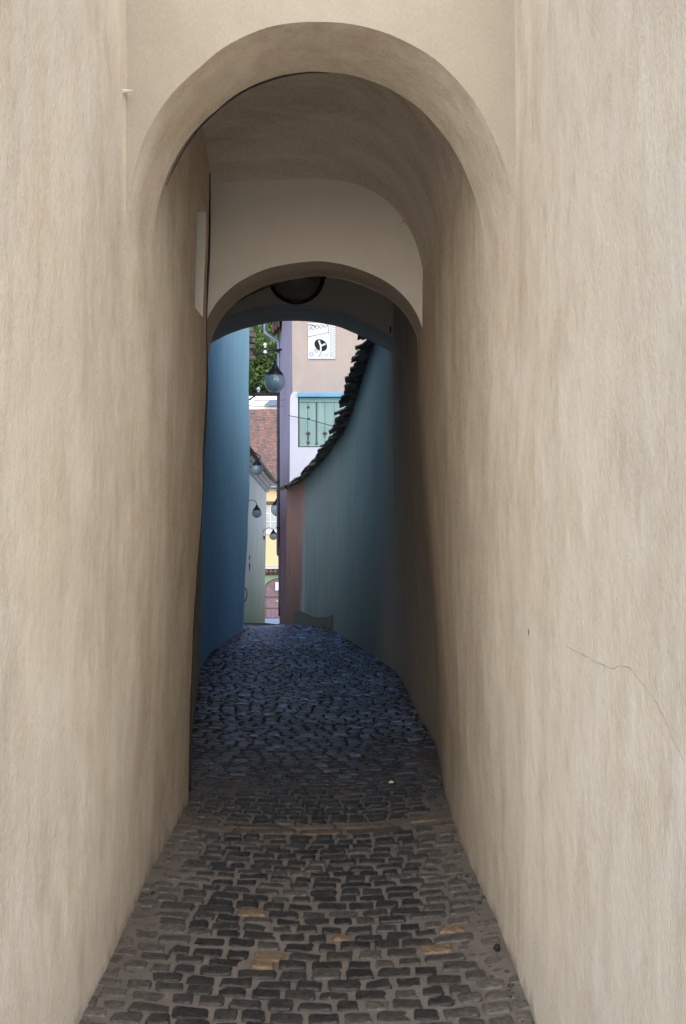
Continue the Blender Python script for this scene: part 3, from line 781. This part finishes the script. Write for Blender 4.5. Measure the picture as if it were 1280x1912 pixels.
# cast panel on the beige wall
a, b = at(575, 670, 19.27), at(616.5, 603, 19.27); Yp = 19.27
pn = thing('relief_panel', ((a.x + b.x)/2, Yp, a.z), 'white relief panel with an oval opening and crossed lines on the beige house wall', 'wall panel')
MB().box((a.x, Yp, a.z), (at(626, 0, Yp).x, Yp + .028, b.z), None, .004).build('plate', M['panel'], pn)
oc = at(598.5, 644.5, Yp); ra, rb_ = .125, .098
ov = []
for k in range(28):
    th = 2*PI*k/28; u, v = ra*math.cos(th), rb_*math.sin(th); ang = math.radians(-38)
    ov.append((oc.x + u*math.cos(ang) - v*math.sin(ang), Yp - .003, oc.z + u*math.sin(ang) + v*math.cos(ang)))
MB().add(ov, [tuple(range(28))]).build('oval_opening', M['black_void'], pn)
mb = MB()
cen = Vector((oc.x, Yp - .008, oc.z - .015))
for dx, dz in ((-.035, .10), (.085, .035), (.0, -.105)):
    mb.tube(arcpts([cen, cen + Vector((dx*.55 + (.0 if dx else .0), 0, dz*.5)), cen + Vector((dx, 0, dz))], 4), [.017]*8 + [.020], 6)
mb.build('forked_bar', M['panel'], pn)
mb = MB()
def line(p, q, w=.0045): mb.tube([at(p[0], p[1], Yp - .001), at(q[0], q[1], Yp - .001)], w, 5)
for k in range(5):
    x0 = 576 + k*7.6; yk = 617 - k*1.3
    line((x0, yk), (x0 + 7.6, yk - 9 + k*.6)); line((x0, yk - 9), (x0 + 7.6, yk - .6))
line((575, 629), (613, 621)); line((613, 612), (613, 624)); line((576, 606), (590, 609), .008)
line((617, 606), (617, 669), .003)
for k in range(16): line((618, 610 + k*3.7), (625.5, 607.5 + k*3.7 + 4.5), .0038)
for cx_, cy_, rr in ((581, 661, 4.2), (581, 661, 2.2), (590, 655, 3), (600, 664, 3.2), (609, 663, 2.4)):
    mb.tube([at(cx_ + rr*math.cos(2*PI*k/12), cy_ + rr*math.sin(2*PI*k/12), Yp - .001) for k in range(13)], .003, 5)
line((586, 650), (592, 660), .003); line((594, 668), (599, 657), .003)
mb.build('carved_lines', M['ink'], pn)

# downpipe with its offset
dp = thing('downpipe', at(519, 1045, 20.93), 'blue-grey rain downpipe with a bent top on the lavender house corner', 'downpipe')
pt = arcpts([at(494, 560, 20.9), at(494, 612, 20.9), at(496, 622, 20.9), at(507, 630, 20.9), at(517, 637, 20.9), at(519.5, 646, 20.9), at(519.5, 735, 20.9)], 4)
MB().tube(pt, .034, 10).build('upper_pipe', M['zinc'], dp, True)
pt = arcpts([at(519.2, 735, 20.9), at(519, 900, 20.9), at(518.5, 1020, 20.9), at(519.5, 1036, 20.88), at(522, 1044, 20.88), at(522, 1150, 20.9)], 4)
MB().tube(pt, .030, 10).build('lower_pipe', M['pipe_dark'], dp, True)
for py in (657, 735, 900, 985):
    q = at(519.3, py, 20.9); MB().tube([q + Vector((0, 0, -.02)), q + Vector((0, 0, .02))], .042, 10).build('clip', M['iron'], dp)

# electric brackets and wires
eb = thing('wire_bracket', at(467, 735, 14.1), 'dark steel bar with a white insulator, fixed to the far corner of the blue wall', 'bracket')
e0, e1 = at(458, 736.5, 14.1), at(521, 736.5, 14.25)
MB().tube([e0, e1], .022, 8).build('bar', M['pole'], eb, True)
MB().tube([at(462, 748, 14.1), at(476, 739, 14.13)], .010, 6).build('brace', M['pole'], eb)
q = at(482, 730, 14.14)
soft(MB().lathe([(.001, .0), (.014, .0), (.012, .02), (.024, .028), (.026, .05), (.016, .066), (.001, .07)], q + Vector((0, 0, -.016)), 14).build('insulator', M['porcelain'], eb), 40)
eb2 = thing('wire_bracket', at(523, 653, 20.7), 'short steel bar with two white insulators on the lavender house, above the nearest globe lamp', 'bracket')
MB().tube([at(489, 653, 20.5), at(526, 653, 20.6)], .022, 8).build('bar', M['pole'], eb2, True)
for py in (649, 663):
    q = at(495, py, 20.5)
    soft(MB().lathe([(.001, .0), (.02, .0), (.018, .03), (.036, .04), (.038, .07), (.022, .09), (.001, .095)], q, 14).build('insulator', M['porcelain'], eb2), 40)
tag(MB().tube(arcpts([at(458, 745, 14.0), at(485, 748, 16), at(530, 747, 20.4)]), .004, 5).build('overhead_wire', M['cable']), 'upper thin wire crossing the gap below the steel bar', 'wire')
tag(MB().tube(arcpts([at(458, 756, 14.0), at(485, 759, 16), at(530, 758, 20.4)]), .004, 5).build('overhead_wire', M['cable']), 'lower thin wire crossing the gap just above the red roof', 'wire')
tag(MB().tube(arcpts([at(538, 776, 19.0), at(575, 783, 19.0), at(600, 790, 19.0), at(660, 806, 18.95)]), .007, 5).build('slack_cable', M['cable']), 'thin slack cable slanting across the green shutter', 'cable')

# lanterns
Y1 = 14.7; c1 = at(513, 713, Y1)
globe_lamp(c1, .148, arcpts([at(464, 676, 13.98), at(474, 665, 14.1), at(490, 660.5, 14.3), at(505, 666, 14.5), at(515, 676, Y1), c1 + Vector((.0, 0, .255))]), 'nearest globe lamp with blue-grey glass, on a curved arm from the blue wall', .011, at(463, 676, 13.99))
c2 = at(479.5, 876, 26)
globe_lamp(c2, .147, arcpts([(-2.70, 26.4, c2.z + .55), c2 + Vector((-.28, .1, .46)), c2 + Vector((-.08, .05, .36)), c2 + Vector((0, 0, .25))]), 'dark globe lamp under a scrolled bracket, in front of the red tiled roof', .018, None, fancy=arcpts([c2 + Vector((-.5, .2, .1)), c2 + Vector((-.22, .1, .28)), c2 + Vector((-.1, .1, .42)), c2 + Vector((.08, .02, .3)), c2 + Vector((.02, 0, .22))]))
c3 = at(479, 958, 29.7)
globe_lamp(c3, .135, arcpts([(-2.67, 29.7, c3.z + .34), c3 + Vector((-.12, 0, .36)), c3 + Vector((-.02, 0, .30)), c3 + Vector((0, 0, .22))]), 'small globe lamp hanging in front of the whitish mossy wall', .009)
c4 = at(510, 1001, 34.2)
globe_lamp(c4, .128, arcpts([(-2.50, 34.0, c4.z - .05), at(489.5, 1000, 34.05), at(493, 990, 34.1), at(501, 985.5, 34.15), at(508, 987.5, 34.2), c4 + Vector((0, 0, .2))]), 'farthest globe lamp on a hooped arm, in front of the ochre house', .009, (-2.50, 34.0, c4.z - .05))
c5 = at(518, 951, 23)
globe_lamp(c5, .15, arcpts([(-1.08, 23.1, c5.z + .35), c5 + Vector((.15, 0, .38)), c5 + Vector((.02, 0, .3)), c5 + Vector((0, 0, .22))]), 'globe lamp half hidden behind the dark downpipe', .014)

# ------------------------------------------------------------------ mossy white house on the left of the descent
mh = thing('mossy_house', (-3.5, 31, -1.6), 'whitish house wall stained green at the foot, down the alley on the left', 'house')
def xm(y, z):
    t = sstep(-2, 2.5, z); return np.interp(y, [26, 30, 35], [-2.80, -2.66, -2.56])*(1 - t) + np.interp(y, [26, 30, 35], [-2.76, -2.64, -2.50])*t + .02*noise.noise((y, z*.8, 1))
topm = lambda y: 2.97 + .088*(30.3 - y)
V = []; Fc = []; ysm = frange(26.2, 35, .4); R = 30
for y in ysm:
    for k in range(R + 1):
        z = floor_z(y) - .1 + (topm(y) - floor_z(y) + .1)*k/R; V.append((xm(y, z), y, z))
for i in range(len(ysm) - 1):
    for k in range(R): a = i*(R + 1) + k; Fc.append((a, a + R + 1, a + R + 2, a + 1))
e = (len(ysm) - 1)*(R + 1); b = len(V)
V += [(-6, 35, V[e][2]), (-6, 35, topm(35))]; Fc.append(tuple([e + k for k in range(R + 1)] + [b + 1, b]))
soft(obj('wall', V, Fc, M['mossy'], mh), 50)
mb = MB()
for dx, dz, s_ in ((.04, -.30, .05), (.09, -.20, .06), (.14, -.08, .07)):
    mb.tube([(xm(y, 2.5) + dx, y, topm(y) + dz + .1) for y in (26.2, 30, 35.05)], s_, 8)
mb.build('cornice', M['moulding'], mh, True)
MB().tube([(xm(y, 2.5) + .27, y, topm(y) + .10) for y in (26.2, 30, 35.4)], .055, 8).build('gutter', M['pole'], mh, True)
mb = MB(); mb.add([(xm(26.2, 2.5) + .2, 26.2, topm(26.2) + .14), (xm(35, 2.5) + .2, 35.1, topm(35) + .14), (-6, 35.1, topm(35) + 1.3), (-6, 26.2, topm(26.2) + 1.3)], [(0, 1, 2, 3)])
mb.build('roof', M['slate'], mh)
mb = MB()
for px, py, s_ in ((471, 1039, .05), (480, 1052, .035), (463, 1058, .07)):
    q = at(px, py, 31); mb = MB(); mb.tube([(xm(30.2, q.z) + .004, 30.2, q.z - s_), (xm(30.2, q.z) + .012, 30.35, q.z + s_)], .018, 6); mb.build('gouge', M['timber'], mh)
q = at(459, 1108, 27)
tag(MB().tube(arcpts([(xm(27, q.z), 27, q.z + .25), (xm(27, q.z) + .28, 27, q.z + .15), (xm(27, q.z) + .33, 27, q.z - .1), (xm(27, q.z) + .2, 27, q.z - .3)]), .012, 6).build('wall_ring', M['iron'], None, True), 'thin bent iron loop low on the wall past the blue corner', 'iron loop')

# ------------------------------------------------------------------ ochre house closing the street
YF = 75.0; K = YF/F
yh = thing('ochre_house', (-5, YF, floor_z(75)), 'ochre house with a red tiled roof closing the far end of the street', 'house')
zb = floor_z(75); zled = at(0, 1058, YF).z; zeave = at(0, 912, YF).z
# upper wall around the window opening
wx0, wx1 = at(494.5, 0, YF).x, at(548, 0, YF).x; wz0, wz1 = at(0, 991, YF).z, at(0, 943, YF).z
mb = MB()
for (x0, x1, z0, z1) in ((-14, wx0, zled, zeave), (wx1, 3, zled, zeave), (wx0, wx1, zled, wz0), (wx0, wx1, wz1, zeave)):
    mb.box((x0, YF, z0), (x1, YF + .3, z1))
mb.build('upper_wall', M['yellow'], yh)
wn = MB().box((wx0 - .02, YF + .06, wz0), (wx0 + .06, YF + .14, wz1)).box((wx1 - .06, YF + .06, wz0), (wx1 + .02, YF + .14, wz1)).box((wx0, YF + .07, wz1 - .07), (wx1, YF + .13, wz1)).box((wx0, YF + .07, wz0), (wx1, YF + .13, wz0 + .06))
wn = wn.build('window', M['white_paint'], yh)
mb = MB(); x = wx0 + .38
while x < wx1 - .1: mb.box((x - .018, YF + .08, wz0), (x + .018, YF + .12, wz1)); x += .42
for pz in (958.5, 973.5): z = at(0, pz, YF).z; mb.box((wx0, YF + .082, z - .018), (wx1, YF + .118, z + .018))
mb.build('glazing_bars', M['white_paint'], wn)
MB().box((wx0, YF + .125, wz0), (wx1, YF + .15, wz1)).build('pane', M['glass_pane'], wn)
MB().box((wx0 - .15, YF - .12, at(0, 997, YF).z), (wx1 + .15, YF + .05, wz0 - .004), None, .01).build('sill', M['white_paint'], yh)
MB().box((wx0 - .3, YF - .08, wz1 + .004), (wx1 + .3, YF - .003, at(0, 936, YF).z), None, .01).build('lintel', M['timber'], yh)
# ledge with a row of half-round tiles
mb = MB().box((-14, YF - .35, at(0, 1062, YF).z), (3, YF - .003, zled - .02), None, .02)
mb.build('ledge', M['moulding'], yh)
mb = MB(); x = -8.0
zt = at(0, 1067, YF).z
while x < -3.0:
    mb.tube([(x, YF - .55, zt - .02), (x, YF - .05, zt + .10)], .12, 8); x += .30
mb.build('ledge_tiles', M['rooftile'], yh, True)
MB().box((-14, YF - .05, at(0, 1074, YF).z), (3, YF - .003, at(0, 1068, YF).z)).build('shadow_board', M['timber'], yh)
# green lower wall with an arched gateway
gx0, gx1 = at(493.5, 0, YF).x, at(556, 0, YF).x; gzs = at(0, 1098, YF).z; gzc = at(0, 1079, YF).z
ar = ell((gx0 + gx1)/2, (gx1 - gx0)/2, gzs, gzc, 2, 20); zw = zled - .16
V = []; Fc = []
lv = [(-14, zb - .3), (-14, zw), (gx0, zw)]; 
mb = MB(); mb.add([(-14, YF, zb - .3), (gx0, YF, zb - .3), (gx0, YF, zw), (-14, YF, zw)], [(0, 1, 2, 3)])
mb.add([(gx1, YF, zb - .3), (3, YF, zb - .3), (3, YF, zw), (gx1, YF, zw)], [(0, 1, 2, 3)])
for (xa_, za_), (xb_, zb_) in zip(ar, ar[1:]):
    mb.add([(xa_, YF, za_), (xb_, YF, zb_), (xb_, YF, zw), (xa_, YF, zw)], [(0, 1, 2, 3)])
    mb.add([(xa_, YF, za_), (xb_, YF, zb_), (xb_, YF + .35, zb_), (xa_, YF + .35, za_)], [(0, 1, 2, 3)])
mb.add([(gx0, YF, zb), (gx0, YF, gzs), (gx0, YF + .35, gzs), (gx0, YF + .35, zb)], [(0, 1, 2, 3)])
mb.build('lower_wall', M['green_wall'], yh)
MB().box((gx0 - .16, YF - .06, zb - .2), (gx0 - .004, YF - .003, gzs), None, .01).build('gate_post', M['white_paint'], yh)
zstep = at(0, 1154, YF).z
gt = MB()
x = gx0 + .02
while x < gx1: gt.box((x, YF + .2, zstep), (x + .38, YF + .28, gzc + .1), None, .012); x += .39
gt = gt.build('gate', M['gate'], yh)
mb = MB()
for pz in (1115, 1136): z = at(0, pz, YF).z; mb.box((gx0, YF + .16, z - .04), (gx1, YF + .198, z + .04), None, .01)
mb.build('cross_rail', M['timber'], gt)
q = at(517, 1123, YF); MB().sphere((q.x, YF + .12, q.z), .07, 10, 8).build('handle', M['yellow'], gt, True)
MB().box((gx0 - .1, YF - .5, zb - .1), (gx1, YF + .15, zstep - .004), None, .02).build('step', M['zinc'], yh)
q0, q1 = at(514, 1102, YF), at(522, 1087, YF)
tag(MB().box((q0.x, YF - .16, q0.z), (q1.x, YF - .11, q1.z), None, .01).build('small_sign', M['white_paint']), 'small blank white sign beside the violet-brown gate', 'sign')
# tiled roof
V = []; Fc = []; uv = []
zr = at(0, 764, 80).z; ze = zeave + .12
mb = MB(); nR = 26
for i in range(nR + 1):
    t = i/nR
    for j in range(41):
        x = -14 + 17*j/40
        V.append((x, YF - .45 + 5.45*t, ze + (zr - ze)*t + .05*noise.noise((x*.8, t*4, 1)) - .12*math.sin(PI*t))); uv.append((x, t*8.0))
for i in range(nR):
    for j in range(40): Fc.append((i*41 + j, i*41 + j + 1, (i + 1)*41 + j + 1, (i + 1)*41 + j))
V += [(-14, 86, ze), (3, 86, ze)]; uv += [(0, 0), (1, 1)]; Fc.append((nR*41, nR*41 + 40, len(V) - 1, len(V) - 2))
o = obj('roof', V, Fc, M['rooftile'], yh)
ul = o.data.uv_layers.new(name='UVMap')
for lp in o.data.loops: ul.data[lp.index].uv = uv[lp.vertex_index]
MB().tube([(-14, YF - .5, ze - .02), (3, YF - .5, ze - .02)], .10, 8).build('gutter', M['zinc'], yh, True)

# pale block added for the bright sky strip between roof and tree
wh = thing('pale_surface', (-6, 86.4, floor_z(76)), 'white block added for the bright sky strip above the red roof ridge', 'house')
MB().box((-15, 86.4, -6), (2, 91, at(0, 739, 86.4).z)).build('wall', M['white_paint'], wh)  # block added for the bright sky strip
q0, q1 = at(492, 757, 86.3), at(516, 747, 86.3)
mb = MB(); mb.add([(q0.x, 86.3, q0.z), (q1.x + .3, 86.3, q0.z), (q1.x + .3, 86.3, q1.z), (q0.x + .5, 86.3, q1.z), (q0.x, 85.9, q0.z - .05), (q1.x + .3, 85.9, q0.z - .05)], [(0, 1, 5, 4), (4, 5, 2, 3)])
mb.build('canopy', M['zinc'], wh)
# ------------------------------------------------------------------ tree behind the roof
def leafmat(name, a, b):
    m, nt, bs = newmat(name)
    at_ = N(nt, 'ShaderNodeAttribute', attribute_name='leaf_colour')
    nt.links.new(at_.outputs['Color'], bs.inputs['Base Color']); bs.inputs['Roughness'].default_value = 0.6
    return m
M['leaf'] = leafmat('green_leaves', None, None); M['bark'] = plain('bark', (0.06, 0.045, 0.035, 1), .9, 0, .4, 6, .5)
def tree(name, label, base, hgt, R, cz, nleaf, tone):
    t = thing(name, base, label, 'tree')
    mb = MB(); base = Vector(base); top = base + Vector((.3, 0, cz - base.z))
    mb.tube(arcpts([base, base*.5 + top*.5 + Vector((.3, .1, 0)), top]), [.42 - .025*k for k in range(13)], 9)
    clumps = []
    for k in range(80):
        d = Vector((random.gauss(0, 1), random.gauss(0, 1), random.gauss(0, .85))).normalized()*random.uniform(.35, 1.0)
        clumps.append((Vector((base.x + d.x*R, base.y + d.y*R, cz + d.z*R*.95)), random.uniform(.18, .36)*R, random.uniform(.45, 1.5)))
    for cc, r_, _ in clumps[:16]: mb.tube(arcpts([top - Vector((0, 0, random.uniform(0, 3))), (top + cc)*.5 + Vector((0, 0, -.4)), cc], 4), [.16 - .015*k for k in range(9)], 6)
    mb.build('trunk', M['bark'], t, True)
    V = []; Fc = []; Cc = []
    for i in range(nleaf):
        cc, r_, k = random.choice(clumps)
        d = Vector((random.gauss(0, 1), random.gauss(0, 1), random.gauss(0, 1))).normalized()
        p = cc + d*r_*random.random()**.4
        u = Vector((random.gauss(0, 1), random.gauss(0, 1), random.gauss(0, .6))).normalized(); w = u.cross(Vector((random.gauss(0, .5), random.gauss(0, .5), 1))).normalized()
        s = random.uniform(.12, .26); b = len(V)
        V += [p - u*s, p + w*s*.55, p + u*s, p - w*s*.55]; Fc.append((b, b + 1, b + 2, b + 3))
        q = k*random.uniform(.75, 1.3)*(1 + .35*d.z); c_ = (tone[0]*q, tone[1]*q, tone[2]*q, 1); Cc += list(c_)*4
    o = obj('crown', V, Fc, M['leaf'], t)
    o.data.color_attributes.new('leaf_colour', 'FLOAT_COLOR', 'POINT').data.foreach_set('color', Cc)
tree('leafy_tree', 'broad green tree rising behind the red tiled roof', (-10.3, 94, floor_z(76)), 20, 6.6, 16.6, 46000, (.12, .21, .07))

# ------------------------------------------------------------------ light, sky, camera
SUN_EL, SUN_AZ = math.radians(24), math.radians(180)     # behind the camera, slightly to the left
sd = Vector((math.sin(SUN_AZ)*math.cos(SUN_EL), math.cos(SUN_AZ)*math.cos(SUN_EL), math.sin(SUN_EL)))
sl = bpy.data.lights.new('sun', 'SUN'); sl.energy = 5.0; sl.angle = math.radians(96); sl.color = (1.0, .955, .885)  # very broad warm sun standing in for a flash at the camera
so = bpy.data.objects.new('sun', sl); C.objects.link(so); so.rotation_euler = sd.to_track_quat('Z', 'Y').to_euler(); so.location = (-3, -20, 12)  # broad sun standing in for the flash
w = bpy.data.worlds.new('World'); bpy.context.scene.world = w; w.use_nodes = True
nt = w.node_tree; sk = nt.nodes.new('ShaderNodeTexSky'); sk.sky_type = 'NISHITA'; sk.sun_disc = False
sk.sun_elevation = SUN_EL; sk.sun_rotation = SUN_AZ; sk.air_density = 1.0; sk.dust_density = 1.0; sk.ozone_density = 1.0
nt.links.new(sk.outputs[0], nt.nodes['Background'].inputs['Color']); nt.nodes['Background'].inputs['Strength'].default_value = 0.15

cam = bpy.data.cameras.new('camera'); co = bpy.data.objects.new('camera', cam); C.objects.link(co)
co.location = (0, 0, CAMZ); co.rotation_euler = (PI/2, 0, 0)
cam.sensor_fit = 'VERTICAL'; cam.sensor_height = 36; cam.lens = 36*F/1912; cam.shift_y = 9/1912
cam.clip_end = 2000; cam.clip_start = .05
sc = bpy.context.scene; sc.camera = co
sc.render.engine = 'CYCLES'
sc.cycles.max_bounces = 10; sc.cycles.diffuse_bounces = 6; sc.cycles.transparent_max_bounces = 16
sc.cycles.use_denoising = True; sc.cycles.use_adaptive_sampling = True; sc.cycles.adaptive_threshold = 0.02
sc.view_settings.view_transform = 'Standard'; sc.view_settings.look = 'None'; sc.view_settings.exposure = 0; sc.view_settings.gamma = 1
